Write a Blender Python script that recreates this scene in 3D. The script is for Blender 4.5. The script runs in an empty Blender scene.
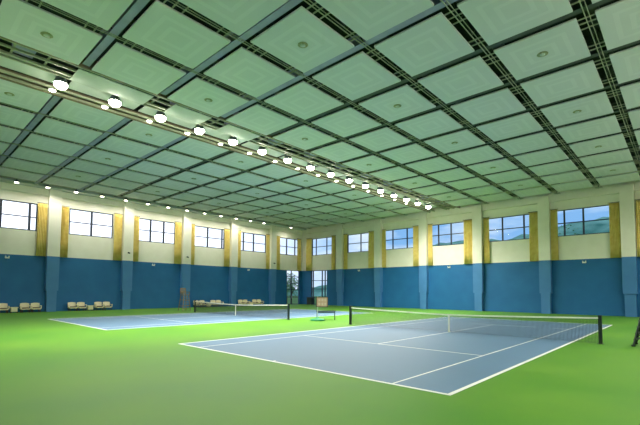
import bpy, bmesh, math, random
from mathutils import Vector, Matrix
random.seed(7)
PI = math.pi
SC = bpy.context.scene
COL = SC.collection

# ------------------------------------------------------------------ materials
def nodes(name):
    m = bpy.data.materials.new(name); m.use_nodes = True
    nt = m.node_tree
    return m, nt, nt.nodes['Principled BSDF']

def noise_mat(name, c1, c2, scale=4.0, rough=.6, bump=0.0, spec=.5, detail=3.0, metal=0.0, coord='Object', bscale=None, rvar=0.0):
    m, nt, b = nodes(name)
    tc = nt.nodes.new('ShaderNodeTexCoord')
    n = nt.nodes.new('ShaderNodeTexNoise'); n.inputs['Scale'].default_value = scale; n.inputs['Detail'].default_value = detail
    nt.links.new(tc.outputs[coord], n.inputs['Vector'])
    r = nt.nodes.new('ShaderNodeValToRGB')
    r.color_ramp.elements[0].position = .3; r.color_ramp.elements[0].color = (*c1, 1)
    r.color_ramp.elements[1].position = .7; r.color_ramp.elements[1].color = (*c2, 1)
    nt.links.new(n.outputs['Fac'], r.inputs['Fac'])
    nt.links.new(r.outputs['Color'], b.inputs['Base Color'])
    b.inputs['Roughness'].default_value = rough
    b.inputs['Metallic'].default_value = metal
    b.inputs['Specular IOR Level'].default_value = spec
    if rvar:
        mr = nt.nodes.new('ShaderNodeMapRange'); mr.inputs['To Min'].default_value = rough - rvar; mr.inputs['To Max'].default_value = rough + rvar
        nt.links.new(n.outputs['Fac'], mr.inputs['Value']); nt.links.new(mr.outputs['Result'], b.inputs['Roughness'])
    if bump:
        n2 = nt.nodes.new('ShaderNodeTexNoise'); n2.inputs['Scale'].default_value = bscale or scale * 6; n2.inputs['Detail'].default_value = 4
        nt.links.new(tc.outputs[coord], n2.inputs['Vector'])
        bp = nt.nodes.new('ShaderNodeBump'); bp.inputs['Strength'].default_value = bump; bp.inputs['Distance'].default_value = .02
        nt.links.new(n2.outputs['Fac'], bp.inputs['Height']); nt.links.new(bp.outputs['Normal'], b.inputs['Normal'])
    return m

def v3(c, k): return tuple(x * k for x in c)
def plain(name, c, rough=.5, var=.08, scale=3, **kw):
    return noise_mat(name, v3(c, 1 - var), v3(c, 1 + var), scale, rough, **kw)

def emit_mat(name, c, s):
    m, nt, b = nodes(name)
    b.inputs['Base Color'].default_value = (*c, 1)
    b.inputs['Emission Color'].default_value = (*c, 1)
    b.inputs['Emission Strength'].default_value = s
    return m

def glass_mat(name, tint):
    m = bpy.data.materials.new(name); m.use_nodes = True; nt = m.node_tree; nt.nodes.clear()
    o = nt.nodes.new('ShaderNodeOutputMaterial'); mx = nt.nodes.new('ShaderNodeMixShader')
    t = nt.nodes.new('ShaderNodeBsdfTransparent'); t.inputs['Color'].default_value = (*tint, 1)
    g = nt.nodes.new('ShaderNodeBsdfGlossy'); g.inputs['Roughness'].default_value = .03
    f = nt.nodes.new('ShaderNodeFresnel'); f.inputs['IOR'].default_value = 1.07
    nt.links.new(f.outputs[0], mx.inputs[0]); nt.links.new(t.outputs[0], mx.inputs[1]); nt.links.new(g.outputs[0], mx.inputs[2])
    nt.links.new(mx.outputs[0], o.inputs[0])
    return m

def panel_mat():
    # faint concentric squares of a perforated acoustic board
    m, nt, b = nodes('perforated_panel')
    tc = nt.nodes.new('ShaderNodeTexCoord'); sp = nt.nodes.new('ShaderNodeSeparateXYZ')
    nt.links.new(tc.outputs['Object'], sp.inputs[0])
    def mth(op, a, bb=None):
        n = nt.nodes.new('ShaderNodeMath'); n.operation = op
        for i, x in enumerate((a, bb)):
            if x is None: continue
            if isinstance(x, (int, float)): n.inputs[i].default_value = x
            else: nt.links.new(x, n.inputs[i])
        return n.outputs[0]
    d = mth('MAXIMUM', mth('ABSOLUTE', sp.outputs[0]), mth('ABSOLUTE', sp.outputs[1]))
    def band(lo, hi): return mth('MULTIPLY', mth('GREATER_THAN', d, lo), mth('LESS_THAN', d, hi))
    w = mth('ADD', band(.38, .54), band(.80, .96))
    n = nt.nodes.new('ShaderNodeTexNoise'); n.inputs['Scale'].default_value = 1.6; nt.links.new(tc.outputs['Object'], n.inputs['Vector'])
    f = mth('ADD', mth('MULTIPLY', w, .34), mth('MULTIPLY', n.outputs['Fac'], .3))
    r = nt.nodes.new('ShaderNodeMix'); r.data_type = 'RGBA'
    r.inputs['A'].default_value = (.69, .70, .72, 1); r.inputs['B'].default_value = (.82, .83, .84, 1)
    nt.links.new(f, r.inputs['Factor']); nt.links.new(r.outputs['Result'], b.inputs['Base Color'])
    b.inputs['Roughness'].default_value = .8; b.inputs['Specular IOR Level'].default_value = .2
    return m

M = {}
M['green'] = noise_mat('green_acrylic_floor', (.062, .215, .012), (.110, .265, .020), .35, .55, bump=.15, bscale=60, spec=.22, detail=5, rvar=.08)
M['court'] = noise_mat('blue_acrylic_court', (.095, .18, .29), (.115, .21, .33), .5, .5, bump=.1, bscale=60, spec=.35, detail=5, rvar=.06)
M['line'] = plain('white_line_paint', (.78, .8, .76), .5, .05)
M['cream'] = noise_mat('cream_plaster', (.80, .77, .64), (.85, .82, .70), 1.2, .75, spec=.2)
M['bluewall'] = noise_mat('blue_wall_padding', (.012, .12, .30), (.016, .14, .34), .8, .55, spec=.35)
M['panel'] = panel_mat()
M['soffit'] = plain('pale_green_soffit', (.58, .62, .58), .7, .06, 1.2)
M['deck'] = noise_mat('dark_roof_deck', (.02, .03, .028), (.04, .055, .05), 1.0, .9)
M['rail'] = plain('pale_green_steel', (.40, .42, .30), .5, .1, 5)
M['darksteel'] = plain('dark_steel', (.07, .085, .075), .5, .15, 4)
M['beam'] = plain('blue_grey_steel', (.36, .36, .54), .5, .1, 2)
M['brown'] = plain('brown_steel', (.20, .16, .10), .5, .15, 3)
M['bluecol'] = noise_mat('lighter_blue_column_padding', (.055, .19, .42), (.065, .215, .46), .8, .5, spec=.35)
M['curtain'] = noise_mat('mustard_curtain_cloth', (.76, .58, .17), (.88, .72, .27), 2.5, .85, spec=.1)
M['frame'] = plain('dark_window_frame', (.035, .045, .075), .4, .15, 4)
M['glass'] = glass_mat('window_glass', (.95, .98, 1.0))
M['black'] = plain('black_powder_coat', (.012, .02, .02), .4, .2, 8)
M['cord'] = plain('black_net_cord', (.02, .025, .025), .7, .1, 20)
M['tape'] = plain('white_net_tape', (.80, .82, .72), .6, .05, 5)
M['housing'] = plain('lamp_housing', (.10, .13, .15), .4, .1, 5)
M['lens'] = emit_mat('lit_lamp_lens', (1, .96, .78), 40)
M['lens2'] = emit_mat('lit_downlight_lens', (1, .96, .76), 14)
M['lens3'] = emit_mat('lit_wall_downlight_lens', (1, .93, .70), 16)
M['wicker'] = noise_mat('cream_rattan', (.74, .66, .42), (.90, .84, .60), 30, .7, bump=.4, bscale=90)
M['brownpad'] = plain('brown_cushion', (.10, .05, .03), .8, .2, 8)
M['wood'] = noise_mat('varnished_wood', (.16, .12, .05), (.24, .18, .09), 6, .5)
M['white'] = plain('white_plastic', (.75, .76, .7), .5, .04)
M['vent'] = plain('tarnished_vent', (.34, .36, .20), .6, .25, 12)
M['greenbase'] = plain('green_plastic', (.01, .22, .09), .45, .15, 5)
M['sign'] = noise_mat('pinkish_board', (.36, .21, .18), (.46, .30, .26), 7, .6)
M['sign2'] = plain('pale_card', (.50, .36, .32), .6, .1)
M['leaf'] = noise_mat('tree_leaf', (.12, .28, .14), (.25, .45, .22), 2, .7)
M['bark'] = plain('tree_bark', (.10, .07, .05), .9, .25, 8)
M['hill'] = noise_mat('wooded_hill', (.06, .20, .15), (.28, .50, .40), .12, .95, spec=.05, detail=8)
M['grass'] = noise_mat('outdoor_grass', (.08, .17, .05), (.12, .22, .07), .4, .95, spec=.05)
M['metal'] = plain('galvanised_pole', (.45, .5, .48), .35, .1, 10)

# ------------------------------------------------------------------ mesh helpers
def box(bm, x0, x1, y0, y1, z0, z1, mi=0, T=None):
    co = [(x, y, z) for x in (x0, x1) for y in (y0, y1) for z in (z0, z1)]
    vs = [bm.verts.new(T @ Vector(c) if T else c) for c in co]
    for f in ((0, 1, 3, 2), (4, 6, 7, 5), (0, 4, 5, 1), (2, 3, 7, 6), (0, 2, 6, 4), (1, 5, 7, 3)):
        bm.faces.new([vs[i] for i in f]).material_index = mi

def rod(bm, a, b, r, n=8, r2=None, mi=0):
    a = Vector(a); b = Vector(b); d = (b - a)
    q = d.to_track_quat('Z', 'Y').to_matrix()
    r2 = r if r2 is None else r2
    A = [bm.verts.new(a + q @ Vector((math.cos(2*PI*i/n)*r, math.sin(2*PI*i/n)*r, 0))) for i in range(n)]
    B = [bm.verts.new(b + q @ Vector((math.cos(2*PI*i/n)*r2, math.sin(2*PI*i/n)*r2, 0))) for i in range(n)]
    for i in range(n):
        bm.faces.new((A[i], A[(i+1) % n], B[(i+1) % n], B[i])).material_index = mi
    bm.faces.new(A[::-1]).material_index = mi; bm.faces.new(B).material_index = mi

def lathe(bm, prof, n=20, c=(0, 0, 0)):
    rings = [[bm.verts.new((c[0]+math.cos(2*PI*i/n)*r, c[1]+math.sin(2*PI*i/n)*r, c[2]+z)) for i in range(n)] for r, z in prof]
    for A, B in zip(rings, rings[1:]):
        for i in range(n): bm.faces.new((A[i], A[(i+1) % n], B[(i+1) % n], B[i]))
    bm.faces.new(rings[0][::-1]); bm.faces.new(rings[-1])

def obj(name, bm, mats, parent=None, bevel=0, smooth=False):
    bmesh.ops.recalc_face_normals(bm, faces=bm.faces)
    me = bpy.data.meshes.new(name); bm.to_mesh(me); bm.free()
    for m in (mats if isinstance(mats, (list, tuple)) else [mats]): me.materials.append(m)
    if smooth:
        for p in me.polygons: p.use_smooth = True
    o = bpy.data.objects.new(name, me); COL.objects.link(o)
    if parent is not None: o.parent = parent
    if bevel:
        md = o.modifiers.new('Bevel', 'BEVEL'); md.width = bevel; md.segments = 2; md.limit_method = 'ANGLE'
    return o

def tag(o, label, cat, group=None, kind=None):
    o['label'] = label; o['category'] = cat
    if group: o['group'] = group
    if kind: o['kind'] = kind
    return o

def thing(name, loc, rz, label, cat, group=None):
    o = bpy.data.objects.new(name, None); COL.objects.link(o)
    o.location = loc; o.rotation_euler = (0, 0, rz)
    return tag(o, label, cat, group)

def struct(o):
    o['kind'] = 'structure'; return o

def dup(root, loc, rz, label):
    r = root.copy(); COL.objects.link(r); r.location = loc; r.rotation_euler = (0, 0, rz); r['label'] = label
    for ch in list(root.children):
        c = ch.copy(); COL.objects.link(c); c.parent = r
        for g in list(ch.children):
            d = g.copy(); COL.objects.link(d); d.parent = c
    return r

B = bmesh.new
ORD = ['first', 'second', 'third', 'fourth', 'fifth', 'sixth', 'seventh', 'eighth', 'ninth', 'tenth', 'eleventh', 'twelfth',
       'thirteenth', 'fourteenth', 'fifteenth', 'sixteenth', 'seventeenth', 'eighteenth', 'nineteenth', 'twentieth']

# ------------------------------------------------------------------ dimensions (metres)
LX, RY = -35.0, 24.1            # inner faces of the left and the back wall
NX, NY = 13.0, -21.7            # right wall and near wall
CD = .55                        # column depth
H = 11.44                       # underside of the ceiling panels
TOP = 13.6                      # roof deck
ZB = 5.15                       # top of the blue lower wall
DX = 18.43                      # spacing of the two courts
RCOL = [5.44 - 6.498 * k for k in range(-1, 6)]
LCOL = [-15.89 + 6.756 * k for k in range(0, 6)]

# ------------------------------------------------------------------ floor and courts
bm = B(); box(bm, LX - .3, NX + .3, NY - .3, RY + .3, -.3, 0); struct(obj('floor', bm, M['green']))

def court(cx, label):
    bm = B(); box(bm, cx - 5.485, cx + 5.485, -11.885, 11.885, .0005, .004)
    c = obj('tennis_court', bm, M['court']); tag(c, label, 'tennis court', 'blue tennis courts')
    z0, z1 = .0042, .007
    bm = B()
    w = .05
    for x in (-5.485, 5.485):
        s = .1 if x < 0 else -.1
        box(bm, cx + min(x, x + s), cx + max(x, x + s), -11.885, 11.885, z0, z1)
    for y in (-11.885, 11.785): box(bm, cx - 5.385, cx + 5.385, y, y + .1, z0, z1)
    for x in (-4.115, 4.065): box(bm, cx + x, cx + x + w, -11.785, 11.785, z0, z1)
    for y in (-6.425, 6.375): box(bm, cx - 4.065, cx + 4.065, y, y + w, z0, z1)
    box(bm, cx - .025, cx + .025, -6.375, 6.375, z0, z1)
    for y in (-11.785, 11.685): box(bm, cx - .025, cx + .025, y, y + .1, z0, z1)
    obj('court_lines', bm, M['line'], c)
court(0, 'near blue tennis court with white lines on the green floor')
court(-DX, 'far blue tennis court along the left wall, behind the shorter looking net')

def net(cx, label):
    t = thing('tennis_net', (cx, 0, 0), 0, label, 'tennis net', 'tennis nets across the courts')
    h0, h1 = 1.07, .914
    def zt(x): return h1 + (h0 - h1) * (abs(x) / 6.4) ** 1.3
    for s in (-1, 1):
        bm = B(); box(bm, s*6.4 - .06, s*6.4 + .06, -.06, .06, 0, 1.12)
        box(bm, s*6.4 - .11, s*6.4 + .11, -.11, .11, .0, .02)
        box(bm, s*6.4 - .07, s*6.4 + .07, -.07, .07, 1.12, 1.15)
        p = obj('net_post', bm, M['black'], t, bevel=.012)
    bm = B()
    n = 256
    for i in range(n + 1):
        x = -6.33 + 12.66 * i / n
        box(bm, x - .0036, x + .0036, -.0035, .0035, .03, zt(x) - .03)
    for k in range(20):
        f = k / 20
        pts = [(-6.33 + 12.66 * i / 16) for i in range(17)]
        for a, b in zip(pts, pts[1:]):
            za, zb = .04 + (zt(a) - .06) * f, .04 + (zt(b) - .06) * f
            vs = []
            for x, z in ((a, za), (b, zb)):
                for dy, dz in ((-.0035, -.004), (.0035, -.004), (.0035, .004), (-.0035, .004)): vs.append(bm.verts.new((x, dy, z + dz)))
            for q in range(4): bm.faces.new((vs[q], vs[(q+1) % 4], vs[4 + (q+1) % 4], vs[4 + q]))
    obj('net_mesh', bm, M['cord'], t)
    bm = B()
    pts = [(-6.34 + 12.68 * i / 20) for i in range(21)]
    for a, b in zip(pts, pts[1:]):
        vs = []
        for x in (a, b):
            for dy, dz in ((-.014, -.065), (.014, -.065), (.014, 0), (-.014, 0)): vs.append(bm.verts.new((x, dy, zt(x) + dz)))
        for q in range(4): bm.faces.new((vs[q], vs[(q+1) % 4], vs[4 + (q+1) % 4], vs[4 + q]))
    obj('headband', bm, M['tape'], t)
    bm = B(); box(bm, -.04, .04, -.02, .02, .012, h1 - .0)
    box(bm, -.07, .07, -.03, .03, .008, .016)
    obj('centre_strap', bm, M['tape'], t)
    return t
net(0, 'long black tennis net with white headband across the near court')
net(-DX, 'farther tennis net, on the court beside the left wall')

# ------------------------------------------------------------------ walls with openings
def wall(name, axis, plane, out, a0, a1, z0, z1, holes, zsplit=ZB):
    """axis 'x': the wall plane is x=plane and runs along y."""
    bm = B()
    A = sorted({a0, a1, *[h[0] for h in holes], *[h[1] for h in holes]})
    Z = sorted({z0, z1, zsplit, *[h[2] for h in holes], *[h[3] for h in holes]})
    for i in range(len(A) - 1):
        for k in range(len(Z) - 1):
            ca, cz = (A[i] + A[i+1]) / 2, (Z[k] + Z[k+1]) / 2
            if any(h[0] < ca < h[1] and h[2] < cz < h[3] for h in holes): continue
            mi = 0 if cz > zsplit else 1
            p0, p1 = sorted((plane, plane + out))
            if axis == 'x': box(bm, p0, p1, A[i], A[i+1], Z[k], Z[k+1], mi)
            else: box(bm, A[i], A[i+1], p0, p1, Z[k], Z[k+1], mi)
    return struct(obj(name, bm, [M['cream'], M['bluewall']]))

WZ0, WZ1 = 7.42, 9.98
# windows: a0, a1, mullions
LWIN = [(-14.6, -10.42, (-13.1, -11.0)), (-7.83, -3.8, (-5.83,)), (-1.2, 3.12, (.2, 1.73)), (5.5, 9.9, (7.45, 9.55)),
        (12.3, 16.85, (12.95, 14.66)), (19.3, 23.3, (20.9, 22.6))]
RWIN = [(6.9, 11.0, (8.3, 9.8)), (-.35, 4.35, (.6, 2.14)), (-6.7, -2.2, (-5.08, -2.98)), (-13.2, -9.12, (-12.28, -10.74)),
        (-19.8, -15.3, (-18.54, -16.47)), (-26.1, -22.15, (-25.9, -23.64)), (-32.9, -28.5, (-32.04, -29.9))]
LDOOR = (20.9, 23.6, 0, 5.15)
RDOOR = (-33.0, -29.75, 0, 5.15)
wl = wall('wall_left', 'x', LX, -.3, NY, RY + .3, 0, TOP, [(a, b, WZ0, WZ1) for a, b, _ in LWIN] + [LDOOR])
wb = wall('wall_back', 'y', RY, .3, LX, NX + .3, 0, TOP, [(a, b, WZ0, WZ1) for a, b, _ in RWIN] + [RDOOR])
wr = wall('wall_right', 'x', NX, .3, NY, RY, 0, TOP, [])
wn = wall('wall_front', 'y', NY, -.3, LX - .3, NX + .3, 0, TOP, [])

def column(axis, c, parent, plane, s):
    # s: direction from the wall into the room. Upper shaft, blue wrap and a narrower blue foot
    for nm, z0, z1, w, d, m in (('column_shaft', ZB, H + .02, .5, CD, 'cream'), ('column_padding', 1.95, ZB, .5, CD, 'bluecol'), ('column_foot', 0, 1.95, .39, CD - .05, 'bluecol')):
        bm = B(); p0, p1 = sorted((plane, plane + s * d))
        if axis == 'x': box(bm, p0, p1, c - w, c + w, z0, z1)
        else: box(bm, c - w, c + w, p0, p1, z0, z1)
        obj(nm, bm, M[m], parent)
for c in LCOL: column('x', c, wl, LX, 1)
for c in RCOL: column('y', c, wb, RY, -1)
for c in LCOL: column('x', c, wr, NX, -1)

# edge beams and soffits
bm = B(); box(bm, NX - 48, NX - .0, RY - .32, RY, 10.86, H + .3); struct(obj('trim_1', bm, M['cream']))
bm = B(); box(bm, LX, -33.72, NY, RY - .33, H - .02, H + .2); struct(obj('trim_2', bm, M['soffit']))
bm = B(); box(bm, LX, LX + .3, NY, RY - .33, 10.86, H - .03); struct(obj('trim_3', bm, M['cream']))
bm = B(); box(bm, 11.5, NX, NY, RY - .33, H - .02, H + .2); struct(obj('trim_4', bm, M['soffit']))

# windows
wn_i = [0]
def window(axis, plane, out, a0, a1, mull, z0=WZ0, z1=WZ1, rails=(8.68,), nm='window', fw=.095):
    wn_i[0] += 1
    s = 1 if out > 0 else -1
    bm = B()
    def bx(u0, u1, w0, w1, d0, d1):
        p0, p1 = sorted((plane + s * d0, plane + s * d1))
        if axis == 'x': box(bm, p0, p1, u0, u1, w0, w1)
        else: box(bm, u0, u1, p0, p1, w0, w1)
    bx(a0, a1, z0, z0 + fw, .04, .14); bx(a0, a1, z1 - fw, z1, .04, .14)
    bx(a0, a0 + fw, z0 + fw, z1 - fw, .04, .14); bx(a1 - fw, a1, z0 + fw, z1 - fw, .04, .14)
    for k in mull: bx(k - fw, k + fw, z0 + fw, z1 - fw, .045, .13)
    for r in rails:
        es = [a0 + fw] + [x for k in mull for x in (k - fw, k + fw)] + [a1 - fw]
        for u0, u1 in zip(es[::2], es[1::2]): bx(u0, u1, r - .045, r + .045, .05, .125)
    name = '%s_%d' % (nm, wn_i[0])
    f = struct(obj(name, bm, M['frame']))
    bm = B(); bx(a0 + .01, a1 - .01, z0 + .01, z1 - .01, .085, .091)
    obj('pane', bm, M['glass'], f)
    return f
for a, b, m in LWIN: window('x', LX, -1, a, b, m)
for a, b, m in RWIN: window('y', RY, 1, a, b, m, fw=.075)
wn_i[0] = 0
d1 = window('x', LX, -1, LDOOR[0], LDOOR[1], (21.9,), 0.002, 5.15, (1.1, 2.25, 3.2, 4.2), 'door', .07)
d2 = window('y', RY, 1, RDOOR[0], RDOOR[1], (-32.6, -30.78, -30.2), 0.002, 5.15, (1.1, 2.35, 3.6), 'door', .09)
bm = B(); box(bm, LX - .04, LX + .06, 21.98, 22.02, .9, 1.3); obj('door_handle', bm, M['metal'], d1)
bm = B(); box(bm, -30.92, -30.88, RY - .06, RY + .04, .9, 1.3); obj('door_handle', bm, M['metal'], d2)

# ------------------------------------------------------------------ curtains
def curtain(axis, plane, s, a0, a1, label):
    bm = B(); n = 44; W = a1 - a0
    rows = [5.14, 6.5, 7.7, 8.9, 9.7, 10.04]
    ph = random.random() * 6
    grid = []
    for r, z in enumerate(rows):
        row = []
        for i in range(n + 1):
            u = i / n
            pinch = 1 - .07 * (r / 5)
            a = (a0 + a1) / 2 + (u - .5) * W * pinch
            d = .17 + .065 * math.sin(u * 2 * PI * 6 + ph + .25 * math.sin(r)) + .018 * math.sin(u * 31 + r)
            row.append(bm.verts.new((plane + s * d, a, z) if axis == 'x' else (a, plane + s * d, z)))
        grid.append(row)
    for r in range(len(rows) - 1):
        for i in range(n): bm.faces.new((grid[r][i], grid[r][i+1], grid[r+1][i+1], grid[r+1][i]))
    o = thing('window_curtain', (0, 0, 0), 0, label, 'curtain', 'mustard curtains beside the high windows')
    # origin at the curtain's own foot
    base = Vector((plane + s * .17, (a0 + a1) / 2, 5.3)) if axis == 'x' else Vector(((a0 + a1) / 2, plane + s * .17, 5.3))
    bmesh.ops.translate(bm, verts=bm.verts, vec=-base)
    c = obj('curtain_cloth', bm, M['curtain'], o, smooth=True)
    md = c.modifiers.new('Solidify', 'SOLIDIFY'); md.thickness = .015
    bm = B()
    A, Bq = (a0 - .05, a1 + .05)
    if axis == 'x': rod(bm, (plane + s*.17, A, 10.08), (plane + s*.17, Bq, 10.08), .025); box(bm, min(plane, plane+s*.17), max(plane, plane+s*.17), A+.1, A+.14, 10.06, 10.1)
    else: rod(bm, (A, plane + s*.17, 10.08), (Bq, plane + s*.17, 10.08), .025); box(bm, A+.1, A+.14, min(plane, plane+s*.17), max(plane, plane+s*.17), 10.06, 10.1)
    bmesh.ops.translate(bm, verts=bm.verts, vec=-base)
    obj('curtain_rod', bm, M['darksteel'], o)
    o.location = base
LCUR = [(-10.45, -9.68), (-8.58, -7.92), (-3.72, -2.92), (-1.8, -1.15), (2.95, 3.82), (4.94, 5.52), (9.75, 10.58), (11.7, 12.35), (16.75, 17.36), (18.46, 19.35), (22.9, 23.7)]
for i, (a, b) in enumerate(LCUR):
    curtain('x', LX, 1, a, b, 'mustard yellow curtain on the left wall, %s from the left' % ORD[i])
RCUR = [(-33.9, -32.75), (-28.75, -28.0), (-26.5, -25.85), (-22.2, -21.1), (-20.0, -19.45), (-15.55, -14.6), (-13.5, -12.95), (-9.2, -8.1), (-6.98, -6.35), (-2.45, -1.6), (-.52, .1), (4.1, 4.9), (6.0, 6.85)]
for i, (a, b) in enumerate(RCUR):
    curtain('y', RY, -1, a, b, 'mustard yellow curtain on the back wall, %s rightward from the corner' % ORD[i])

# ------------------------------------------------------------------ ceiling
bm = B(); box(bm, LX - .3, NX + .3, NY - .3, RY + .3, TOP, TOP + .2); struct(obj('ceiling', bm, M['deck']))
PX, PY = 3.294, 3.375
def bx_(i): return 6.792 - PX * i
def ay_(j): return -7.555 + PY * j
STR = [i for i in range(-1, 12) if i != 5]
ROWS = list(range(-4, 9))
GX, GY = .27, .25
pm = None
def strip_words(i):
    if i < 5: return '%s strip right of light trough' % ORD[4 - i]
    return '%s strip left of light trough' % ORD[i - 6]
vent_at = lambda i, j: (i % 2 == 0) and (j % 2 == 1)
for i in STR:
    for j in ROWS:
        cx, cy = bx_(i) - PX / 2, ay_(j) + PY / 2
        if pm is None:
            bm = B(); hx, hy = PX / 2 - GX, PY / 2 - GY
            box(bm, -hx, hx, -hy, hy, 0, .07)
            pm = obj('acoustic_panel', bm, M['panel'], bevel=.01); o = pm
        else:
            o = pm.copy(); COL.objects.link(o)
        o.location = (cx, cy, H)
        tag(o, 'square ceiling panel, %s from back wall, %s' % (ORD[8 - j], strip_words(i)), 'ceiling panel', 'suspended square ceiling panels')
        if vent_at(i + 1, j):
            pass
VN = [0]
v0 = None
for i in (-0, 2, 4, 6, 8, 10):
    for j in range(-3, 9, 2):
        cx, cy = bx_(i) - PX / 2, ay_(j) + PY / 2
        if v0 is None:
            v0 = thing('ceiling_vent', (0, 0, 0), 0, 'x', 'ceiling vent', 'round vents in the ceiling panels')
            bm = B(); lathe(bm, [(.19, 0), (.20, -.012), (.17, -.022), (.14, -.024)], 24); obj('vent_ring', bm, M['vent'], v0, smooth=True)
            bm = B(); lathe(bm, [(.09, -.01), (.10, -.04), (.04, -.055)], 20); obj('vent_core', bm, M['soffit'], v0, smooth=True)
            o = v0
        else: o = dup(v0, (0, 0, 0), 0, 'x')
        o.location = (cx, cy, H - .004)
        o['label'] = 'round ceiling vent, panel %s from back wall, %s' % (ORD[8 - j], strip_words(i))

# longitudinal lattice girders above the gaps between strips
y0, y1 = NY + .1, RY - .36
tie = None
for i in range(-2 + 1, 13):
    if i in (5, 6): continue
    x = bx_(i)
    if i <= 4: lab = 'pale steel lattice girder in the ceiling gap, %s to the right of the floodlight trough' % ORD[4 - i]
    else: lab = 'pale steel lattice girder in the ceiling gap, %s to the left of the floodlight trough' % ORD[i - 7]
    t = thing('lattice_girder', (x, 0, H), 0, lab, 'roof girder', 'lattice girders running towards the back wall')
    bm = B()
    for dx, w in ((-.02, .014), (.10, .010)): box(bm, dx - w, dx + w, y0, y1, .04, .065)
    obj('bottom_rail', bm, M['rail'], t)
    bm = B(); box(bm, -.22, .22, y0, y1, .95, 1.05); obj('top_chord', bm, M['darksteel'], t)
    bm = B(); yy = y0 + .3; k = 0
    while yy < y1 - .5:
        rod(bm, (-.18, yy, .95), (.0, yy + .55, .1), .022, 5); rod(bm, (.18, yy + 1.1, .95), (.0, yy + .55, .1), .022, 5)
        yy += 1.1
    obj('web_bracing', bm, M['darksteel'], t)
    for j in range(-5, 10):
        for q in (-.85, -.55, .5, .8, 1.15):
            yq = ay_(j) + q
            if y0 < yq < y1:
                if tie is None:
                    bm = B(); box(bm, -.268, .268, -.022, .022, .065, .10); tie = obj('cross_tie', bm, M['rail'], t); c = tie
                else: c = tie.copy(); COL.objects.link(c); c.parent = t
                c.location = (0, yq, 0)
# transverse blue-grey beams in the gaps between rows
for j in range(-4, 10):
    y = ay_(j)
    yy = y if j < 9 else y + .25
    segs = [(bx_(-2) - .1, bx_(5) + .3), (bx_(6) - .3, -33.6)]
    t = thing('steel_cross_beam', (0, yy, H), 0, 'blue grey steel beam across the ceiling gap %s from the back wall' % ORD[9 - j] if j < 9 else 'blue grey steel beam across the ceiling nearest the back wall', 'roof beam', 'cross beams parallel to the back wall')
    for a, b in segs:
        bm = B(); a, b = sorted((a, b))
        if j < 9:
            box(bm, a, b, -.12, .16, .105, .13); box(bm, a, b, .0, .03, .13, .55); box(bm, a, b, -.12, .16, .55, .58)
        else: box(bm, a, b, -.07, .07, .30, .60)
        obj('beam_length', bm, M['beam'] if j < 1 else M['darksteel'], t)

# ------------------------------------------------------------------ floodlight trough
TX0, TX1 = bx_(6), bx_(5)      # -12.97 .. -9.68
t = thing('light_trough', (0, 0, H), 0, 'long open steel trough of rails and cross bars carrying the floodlights', 'light trough')
for x, w in ((-9.62, .05), (-10.15, .04), (-10.75, .05), (-11.05, .04), (-12.55, .05), (-13.04, .04)):
    bm = B(); box(bm, x - w, x + w, y0, y1, .04, .13); obj('long_rail', bm, M['rail'], t)
for x in (-11.43, -12.80):
    bm = B(); box(bm, x - .05, x + .05, y0, y1, .225, .25); obj('lamp_rail', bm, M['rail'], t)
yy = y0 + .4; cb = None
while yy < y1:
    if cb is None: bm = B(); box(bm, -10.9, -9.6, -.035, .035, .135, .19); cb = obj('cross_bar', bm, M['rail'], t); c = cb
    else: c = cb.copy(); COL.objects.link(c); c.parent = t
    c.location = (0, yy, 0); yy += 1.15
for x in (-9.52, -13.2):
    bm = B(); box(bm, x, x + .1, y0, y1, .0, .5); obj('trough_side', bm, M['brown'], t)
for j in range(-4, 9):
    a, b = ay_(j) + .12, ay_(j) + PY - .12
    bm = B(); box(bm, -12.45, -11.12, a, min(b, y1), .25, .30); obj('trough_board', bm, M['soffit'], t)
for a, b in ((-14.45, -11.2), (-10.1, -8.0), (-6.9, -4.6)):
    bm = B(); box(bm, -10.98, -9.72, a, b, .0, .03); obj('trough_board', bm, M['soffit'], t)
yy = ay_(-4) - 1.9
while yy < y1 - .5:
    bm = B(); box(bm, -10.9, -9.66, yy - .35, yy + .35, .30, .9); obj('duct_box', bm, M['beam'], t); yy += 3.375

fl0 = None
FY = [-19.3 + 2.315 * k for k in range(18)]
def lamp_data(name, e, c=(1, .96, .87), r=.18, ang=162):
    l = bpy.data.lights.new(name, 'SPOT'); l.energy = e; l.color = c; l.shadow_soft_size = r; l.spot_size = math.radians(ang); l.spot_blend = .9
    return l
LD1 = lamp_data('flood_beam', 1350); LD3 = lamp_data('wall_downlight_beam', 200, r=.12, ang=164)
for k, y in enumerate(FY):
    if k == 1: continue
    if fl0 is None:
        fl0 = thing('floodlight', (0, 0, 0), 0, 'x', 'floodlight', 'bright floodlights along the ceiling trough')
        bm = B(); lathe(bm, [(.12, .30), (.20, .24), (.27, .05), (.29, .0), (.27, -.01)], 20); obj('housing', bm, M['housing'], fl0, smooth=True)
        bm = B(); lathe(bm, [(.27, -.012), (.26, -.10), (.19, -.19), (.07, -.23)], 20); obj('lens', bm, M['lens'], fl0, smooth=True)
        bm = B(); box(bm, -.31, -.29, -.03, .03, .0, .32); box(bm, .29, .31, -.03, .03, .0, .32); box(bm, -.31, .31, -.03, .03, .32, .34); obj('bracket', bm, M['darksteel'], fl0)
        o = fl0
    else: o = dup(fl0, (0, 0, 0), 0, 'x')
    o.location = (-11.43, y, H - .115)
    n = k - 1
    o['label'] = 'large bright floodlight in the ceiling trough, %s from the near left end' % ORD[k - 2] if k >= 2 else 'large floodlight in the ceiling trough, %s before the left edge of view' % ORD[1 - k]
    s = bpy.data.objects.new('lamp_beam', LD1 if k < 17 else LD3); COL.objects.link(s); s.parent = o; s.location = (0, 0, -.26)
s0 = None
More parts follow.
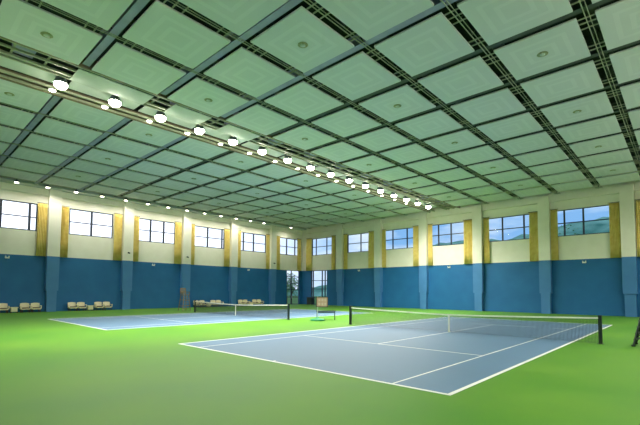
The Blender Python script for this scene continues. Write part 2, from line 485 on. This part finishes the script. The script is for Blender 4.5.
for k, y in enumerate(FY[:17]):
    if k == 1: continue
    if s0 is None:
        s0 = thing('downlight', (0, 0, 0), 0, 'x', 'downlight', 'small downlights beside the floodlights')
        bm = B(); lathe(bm, [(.10, .16), (.15, .14), (.17, .0), (.15, -.01)], 16); obj('housing', bm, M['housing'], s0, smooth=True)
        bm = B(); lathe(bm, [(.145, -.012), (.12, -.05), (.04, -.07)], 16); obj('lens', bm, M['lens2'], s0, smooth=True)
        o = s0
    else: o = dup(s0, (0, 0, 0), 0, 'x')
    o.location = (-12.80, y, H + .065)
    o['label'] = 'small lit downlight on the far edge of the trough, %s from the near left end' % ORD[k - 2] if k >= 2 else 'small downlight on the trough edge, %s before the left edge of view' % ORD[1 - k]
w0 = None
for side, X in ((0, -33.42), (1, 10.9)):
    ys = [-12.35 + 2.29 * k for k in range(13)] + [20.2] if side == 0 else [-17 + 4.6 * k for k in range(9)]
    for k, y in enumerate(ys):
        if w0 is None:
            w0 = thing('wall_downlight', (0, 0, 0), 0, 'x', 'downlight', 'downlights along the edge of the ceiling')
            bm = B(); lathe(bm, [(.12, .16), (.17, .14), (.19, .0), (.17, -.01)], 16); obj('housing', bm, M['housing'], w0, smooth=True)
            bm = B(); lathe(bm, [(.165, -.012), (.13, -.05), (.04, -.075)], 16); obj('lens', bm, M['lens3'], w0, smooth=True)
            bm = B(); rod(bm, (0, 0, .16), (0, 0, .34), .02); obj('stem', bm, M['darksteel'], w0)
            o = w0
        else: o = dup(w0, (0, 0, 0), 0, 'x')
        o.location = (X, y, H - .12)
        o['label'] = ('lit downlight above the left wall, %s from the left edge of view' % ORD[k]) if side == 0 else 'downlight at the ceiling edge above the right wall, %s from the front' % ORD[k]
        s = bpy.data.objects.new('lamp_beam', LD3 if side == 0 else LD1); COL.objects.link(s); s.parent = o; s.location = (0, 0, -.1)

# steel strip carrying the wall downlights
for nm, x in (('trim_5', -33.42), ('trim_6', 10.9)):
    bm = B(); box(bm, x - .06, x + .06, y0, y1, H + .23, H + .33); struct(obj(nm, bm, M['darksteel']))

# ------------------------------------------------------------------ small wall fittings
f0 = None
for axis, a, lab in (('x', -12.5, 'white emergency light high on the blue left wall, nearest the left edge'), ('x', .6, 'white emergency light on the blue left wall, behind the far court'),
                     ('x', 13.8, 'white emergency light on the blue left wall, nearest the corner'), ('y', 2.12, 'white emergency light on the blue back wall, in the rightmost full bay'),
                     ('y', -11.0, 'white emergency light on the blue back wall, above the near net strap'), ('y', -23.9, 'white emergency light on the blue back wall, nearest the corner')):
    if f0 is None:
        f0 = thing('emergency_light', (0, 0, 0), 0, 'x', 'emergency light', 'small white lights on the blue walls')
        bm = B(); box(bm, .0, .07, -.16, .16, -.07, .05); obj('case', bm, M['white'], f0, bevel=.012)
        bm = B()
        for s in (-1, 1): rod(bm, (.04, s * .11, .05), (.09, s * .12, .13), .05, 10)
        obj('spot_heads', bm, M['white'], f0); o = f0
    else: o = dup(f0, (0, 0, 0), 0, lab)
    o['label'] = lab
    o.location = (LX + .002, a, 4.85) if axis == 'x' else (a, RY - .002, 4.85)
    o.rotation_euler = (0, 0, 0 if axis == 'x' else -PI / 2)
f0 = None
for a, lab in ((LCOL[2 + 0 + 0 + 0] if 0 else -2.378, 'black camera box on the left wall column, leftmost of three'), (4.378, 'black camera box on the column above the tall umpire chair'), (17.89, 'black camera box on the last column before the corner')):
    if f0 is None:
        f0 = thing('security_camera', (0, 0, 0), 0, 'x', 'camera', 'black cameras on the left wall columns')
        bm = B(); box(bm, 0, .05, -.06, .06, -.08, .08); obj('mount', bm, M['black'], f0)
        bm = B(); rod(bm, (.05, 0, 0), (.22, .05, -.06), .075, 12); obj('camera_body', bm, M['black'], f0, smooth=False); o = f0
    else: o = dup(f0, (0, 0, 0), 0, lab)
    o['label'] = lab; o.location = (LX + CD + .002, a, 6.0)

# ------------------------------------------------------------------ seating along the left wall
def armchair(label):
    t = thing('rattan_armchair', (0, 0, 0), 0, label, 'armchair', 'cream armchairs along the left wall')   # faces +x
    bm = B(); box(bm, -.32, .34, -.30, .30, .26, .36); obj('seat', bm, M['wicker'], t, bevel=.03)
    bm = B(); vs = []
    n = 8
    for i in range(n + 1):
        u = -1 + 2 * i / n; top = .84 - .04 * u * u
        for (x, z) in ((-.30, .30), (-.40, top), (-.33, top + .01), (-.23, .30)):
            vs.append(bm.verts.new((x + .06 * u * u, u * .33, z)))
    for i in range(n):
        for q in range(4):
            bm.faces.new((vs[4*i+q], vs[4*i+(q+1) % 4], vs[4*i+4+(q+1) % 4], vs[4*i+4+q]))
    bm.faces.new(vs[:4]); bm.faces.new(vs[-4:][::-1]); obj('backrest', bm, M['wicker'], t)
    for s in (-1, 1):
        bm = B(); box(bm, -.26, .36, s*.34 - .05, s*.34 + .05, .55, .61); box(bm, .27, .35, s*.34 - .04, s*.34 + .04, .34, .55)
        box(bm, -.24, .27, s*.34 - .02, s*.34 + .02, .30, .38)
        obj('armrest', bm, M['wicker'], t, bevel=.02)
    for sx in (-.27, .29):
        for s in (-1, 1):
            bm = B(); rod(bm, (sx, s*.27, 0), (sx, s*.27, .27), .028, 8, .035); obj('leg', bm, M['brownpad'], t)
    bm = B(); box(bm, -.20, .30, -.26, .26, .36, .44); obj('seat_cushion', bm, M['brownpad'], t, bevel=.03)
    return t
def low_table(label):
    t = thing('side_table', (0, 0, 0), 0, label, 'side table', 'low cream tables between the armchairs')
    bm = B(); box(bm, -.25, .25, -.27, .27, .44, .50); obj('table_top', bm, M['wicker'], t, bevel=.015)
    bm = B(); box(bm, -.20, .20, -.22, .22, .10, .44); obj('cabinet_body', bm, M['wicker'], t, bevel=.01)
    for sx in (-.2, .2):
        for s in (-.22, .22):
            bm = B(); rod(bm, (sx, s, 0), (sx, s, .10), .025); obj('leg', bm, M['brownpad'], t)
    return t
ac = tb = None
SETS = [(-11.95, 'left wall, leftmost group'), (-5.9, 'left wall, second group from the left'), (7.35, 'left wall, behind the far net near the umpire chair'), (13.85, 'left wall, group nearest the corner')]
posn = ['first', 'second', 'third', 'fourth']
for c, w in SETS:
    wd = 1.0
    for q, off in enumerate((-1.52, -.74, .82, 1.60)):
        lab = 'cream rattan armchair, %s from left, %s' % (posn[q], w)
        if ac is None: ac = armchair(lab); o = ac
        else: o = dup(ac, (0, 0, 0), 0, lab)
        o.location = (-34.42, c + off, 0)
    lab = 'small cream side table between armchairs, %s' % w
    if tb is None: tb = low_table(lab); o = tb
    else: o = dup(tb, (0, 0, 0), 0, lab)
    o.location = (-34.35, c, 0)

# ------------------------------------------------------------------ umpire chairs
def umpire(loc, rz, m_frame, m_seat, label, k=1.0, sp=.62, st=.55):
    t = thing('umpire_chair', loc, rz, label, 'umpire chair')
    hs = 1.55 * k
    for sx in (-1, 1):
        for sy in (-1, 1):
            bm = B(); rod(bm, (sx*sp*k, sy*st*k, .0), (sx*.28*k, sy*.27*k, hs), .04*k, 8); lathe(bm, [(.07*k, 0), (.07*k, .05)], 10, (sx*sp*k, sy*st*k, 0)); obj('leg', bm, m_frame, t)
    bm = B()
    for i in range(1, 6):
        f = i / 6; x = (sp + (.28 - sp) * f) * k; y = (st + (.27 - st) * f) * k
        box(bm, x - .09, x + .05, -y, y, hs*f - .015, hs*f + .02)
    obj('steps', bm, m_seat, t)
    bm = B()
    for f in (.3, .7):
        x = (sp - (sp - .28) * f) * k; y = (st - (st - .27) * f) * k
        for s in (-1, 1): rod(bm, (-x, s*y, hs*f), (x, s*y, hs*f), .022)
        rod(bm, (-x, -y, hs*f), (-x, y, hs*f), .022)
    obj('braces', bm, m_frame, t)
    bm = B(); box(bm, -.30*k, .34*k, -.32*k, .32*k, hs, hs + .07); obj('seat', bm, m_seat, t, bevel=.015)
    bm = B(); T = Matrix.Translation((-.30*k, 0, hs + .07)) @ Matrix.Rotation(-.15, 4, 'Y')
    for q in range(4): box(bm, -.02, .02, -.30*k, .30*k, .1 + .15*q*k, .1 + (.15*q + .11)*k, 0, T)
    for s in (-1, 1): box(bm, -.03, .0, s*.28*k - .025, s*.28*k + .025, 0, .68*k, 0, T)
    obj('backrest', bm, m_seat, t)
    for s in (-1, 1):
        bm = B(); box(bm, -.30*k, .30*k, s*.34*k - .035, s*.34*k + .035, hs + .30*k, hs + .34*k); box(bm, .24*k, .29*k, s*.34*k - .02, s*.34*k + .02, hs + .02, hs + .30*k); obj('armrest', bm, m_seat, t)
    return t
umpire((-28.6, 1.0, 0), 0, M['brown'], M['wood'], 'tall umpire chair with wooden seat beside the far court', 1.0, .45, .42)
umpire((8.02, .55, 0), PI, M['black'], M['black'], 'black umpire chair with splayed legs at the right edge', .95)

# ------------------------------------------------------------------ scoreboard and table between the courts
t = thing('portable_scoreboard', (-10.05, .92, 0), math.radians(38), 'small pinkish scoreboard on a pole with round green base', 'scoreboard')
bm = B(); lathe(bm, [(.50, 0), (.52, .05), (.44, .12), (.16, .16), (.07, .24)], 28); obj('base', bm, M['greenbase'], t, smooth=True)
bm = B(); rod(bm, (0, 0, .2), (0, 0, 1.68), .032, 10); obj('pole', bm, M['metal'], t)
bm = B(); box(bm, -.06, .70, -.075, -.035, .98, 1.62); obj('board', bm, M['sign'], t, bevel=.01)
bm = B()
for a in ((-.10, .74, .95, .98), (-.10, .74, 1.62, 1.65)): box(bm, a[0], a[1], -.09, -.03, a[2], a[3])
for a in (-.10, .70): box(bm, a, a + .04, -.09, -.03, .98, 1.62)
obj('board_frame', bm, M['black'], t)
bm = B()
for i in range(3):
    for j in range(2): box(bm, .06 + .21*i, .20 + .21*i, -.083, -.0755, 1.06 + .28*j, 1.25 + .28*j)
obj('score_cards', bm, M['sign2'], t)
t = thing('courtside_table', (-10.25, 2.02, 0), math.radians(42), 'low black table with thin legs beside the green scoreboard base', 'table')
bm = B(); box(bm, -.70, .70, -.24, .24, .60, .65); obj('table_top', bm, M['black'], t, bevel=.01)
for sx in (-.64, .64):
    for sy in (-.2, .2):
        bm = B(); rod(bm, (sx, sy, 0), (sx, sy, .60), .028, 8); obj('leg', bm, M['black'], t)
bm = B(); box(bm, -.62, .62, -.215, -.19, .5, .56); box(bm, -.62, .62, .19, .215, .5, .56); obj('apron', bm, M['black'], t)

# dark bin by the back doors
t = thing('waste_bin', (-32.4, 23.4, 0), 0, 'black bin standing in front of the back wall glass doors', 'bin')
bm = B(); box(bm, -.50, .50, -.35, .35, .06, 1.02); obj('bin_body', bm, M['black'], t, bevel=.05)
bm = B(); box(bm, -.53, .53, -.38, .38, 1.02, 1.12); obj('lid', bm, M['black'], t, bevel=.03)
bm = B()
for s in (-1, 1): rod(bm, (s*.4 - .03, -.28, .08), (s*.4 + .03, -.28, .08), .08, 12)
obj('wheels', bm, M['darksteel'], t)

# ------------------------------------------------------------------ outside
bm = B(); box(bm, -260, 140, -80, 300, -.6, -.32); struct(obj('ground', bm, M['grass']))
bm = B(); nx, ny = 110, 30; g = []
import mathutils
for j in range(ny + 1):
    row = []
    for i in range(nx + 1):
        x = -260 + 400 * i / nx; y = 110 + 120 * j / ny
        e = math.sin(PI * min(1, j / ny * 1.15)) if j / ny < .87 else 0
        base = (21 + 11 * max(0, min(1, (x + 110) / 130))) * max(.12, min(1, (x + 150) / 60))
        z = e * (base + 4.0 * mathutils.noise.noise(Vector((x * .03, y * .03, 1))) + 2.6 * mathutils.noise.noise(Vector((x * .14, y * .14, 4)))) - .33
        row.append(bm.verts.new((x, y, z)))
    g.append(row)
for j in range(ny):
    for i in range(nx): bm.faces.new((g[j][i], g[j][i+1], g[j+1][i+1], g[j+1][i]))
tag(obj('wooded_hill', bm, M['hill'], smooth=True), 'green wooded hill seen through the back wall windows', 'hill')
def tree(x, y, h, label):
    t = thing('garden_tree', (x, y, -.32), 0, label, 'tree', 'trees outside the hall')
    bm = B(); rod(bm, (0, 0, 0), (.1, .05, h * .55), .16, 8, .08)
    for k in range(5):
        a = k * 1.3; rod(bm, (.05, .03, h*(.3 + .05*k)), (math.cos(a)*h*.2, math.sin(a)*h*.2, h*(.55 + .06*k)), .06, 6, .03)
    obj('trunk', bm, M['bark'], t)
    bm = B()
    for k in range(800):
        v = Vector((random.gauss(0, 1), random.gauss(0, 1), random.gauss(0, 1))).normalized() * random.random() ** .4
        c = Vector((v.x*h*.30, v.y*h*.30, h*.60 + v.z*h*.38))
        q = Matrix.Rotation(random.random()*6, 3, 'Z') @ Matrix.Rotation(random.random()*3, 3, 'X')
        s = .16
        bm.faces.new([bm.verts.new(c + q @ Vector(p)) for p in ((-s, 0, 0), (0, -s*.5, 0), (s, 0, 0), (0, s*.5, 0))])
    obj('foliage', bm, M['leaf'], t)
tree(-41, 27.5, 5.6, 'leafy tree outside, seen through the left wall glass door')
tree(-46, 31, 6.2, 'farther leafy tree outside, seen through the left wall glass door')
tree(-42.5, 32.5, 5.0, 'leafy tree outside, seen through the back wall glass doors')
tree(-3.2, 40, 12.0, 'tall tree outside the back wall window, second full bay from right')
tree(5.0, 43, 11.5, 'tall tree outside the back wall window nearest the right edge')

# ------------------------------------------------------------------ sky
w = bpy.data.worlds.new('sky'); SC.world = w; w.use_nodes = True; nt = w.node_tree
bg = nt.nodes['Background']
tc = nt.nodes.new('ShaderNodeTexCoord')
sx = nt.nodes.new('ShaderNodeSeparateXYZ'); nt.links.new(tc.outputs['Generated'], sx.inputs[0])
mr = nt.nodes.new('ShaderNodeMapRange'); mr.inputs['From Min'].default_value = .62; mr.inputs['From Max'].default_value = .90
neg = nt.nodes.new('ShaderNodeMath'); neg.operation = 'MULTIPLY'; neg.inputs[1].default_value = -1
nt.links.new(sx.outputs[0], neg.inputs[0]); nt.links.new(neg.outputs[0], mr.inputs['Value'])
n = nt.nodes.new('ShaderNodeTexNoise'); n.inputs['Scale'].default_value = 7; n.inputs['Detail'].default_value = 6
mp = nt.nodes.new('ShaderNodeMapping'); mp.inputs['Scale'].default_value = (1, 1, 3.2); nt.links.new(tc.outputs['Generated'], mp.inputs[0]); nt.links.new(mp.outputs[0], n.inputs['Vector'])
cr = nt.nodes.new('ShaderNodeValToRGB'); cr.color_ramp.elements[0].position = .42; cr.color_ramp.elements[0].color = (.24, .48, .82, 1)
cr.color_ramp.elements[1].position = .68; cr.color_ramp.elements[1].color = (.80, .90, 1.0, 1)
nt.links.new(n.outputs['Fac'], cr.inputs['Fac'])
mx = nt.nodes.new('ShaderNodeMix'); mx.data_type = 'RGBA'; mx.inputs['B'].default_value = (1.7, 1.7, 1.85, 1)
nt.links.new(mr.outputs['Result'], mx.inputs['Factor']); nt.links.new(cr.outputs['Color'], mx.inputs['A']); nt.links.new(mx.outputs['Result'], bg.inputs['Color'])
bg.inputs['Strength'].default_value = 1.0

# ------------------------------------------------------------------ camera
yaw, pi_, ro = 0.743900066, 0.0550178542, 0.005627949
F = Vector((math.sin(-yaw)*math.cos(pi_), math.cos(yaw)*math.cos(pi_), math.sin(pi_)))
R = Vector((math.cos(yaw), math.sin(yaw), 0)); U = R.cross(F)
R2 = R*math.cos(ro) + U*math.sin(ro); U2 = -R*math.sin(ro) + U*math.cos(ro)
cd = bpy.data.cameras.new('camera'); cam = bpy.data.objects.new('camera', cd); COL.objects.link(cam)
cam.matrix_world = Matrix(((R2.x, U2.x, -F.x, 9.0175), (R2.y, U2.y, -F.y, -19.5738), (R2.z, U2.z, -F.z, 2.0715), (0, 0, 0, 1)))
cd.sensor_width = 36; cd.lens = 398.164 * 36 / 640; cd.shift_y = (268.9456 - 212.5) / 640; cd.clip_end = 1000
SC.camera = cam
SC.view_settings.view_transform = 'Standard'; SC.view_settings.look = 'None'; SC.view_settings.gamma = 1
SC.view_settings.use_curve_mapping = False
SC.view_settings.exposure = 0.12
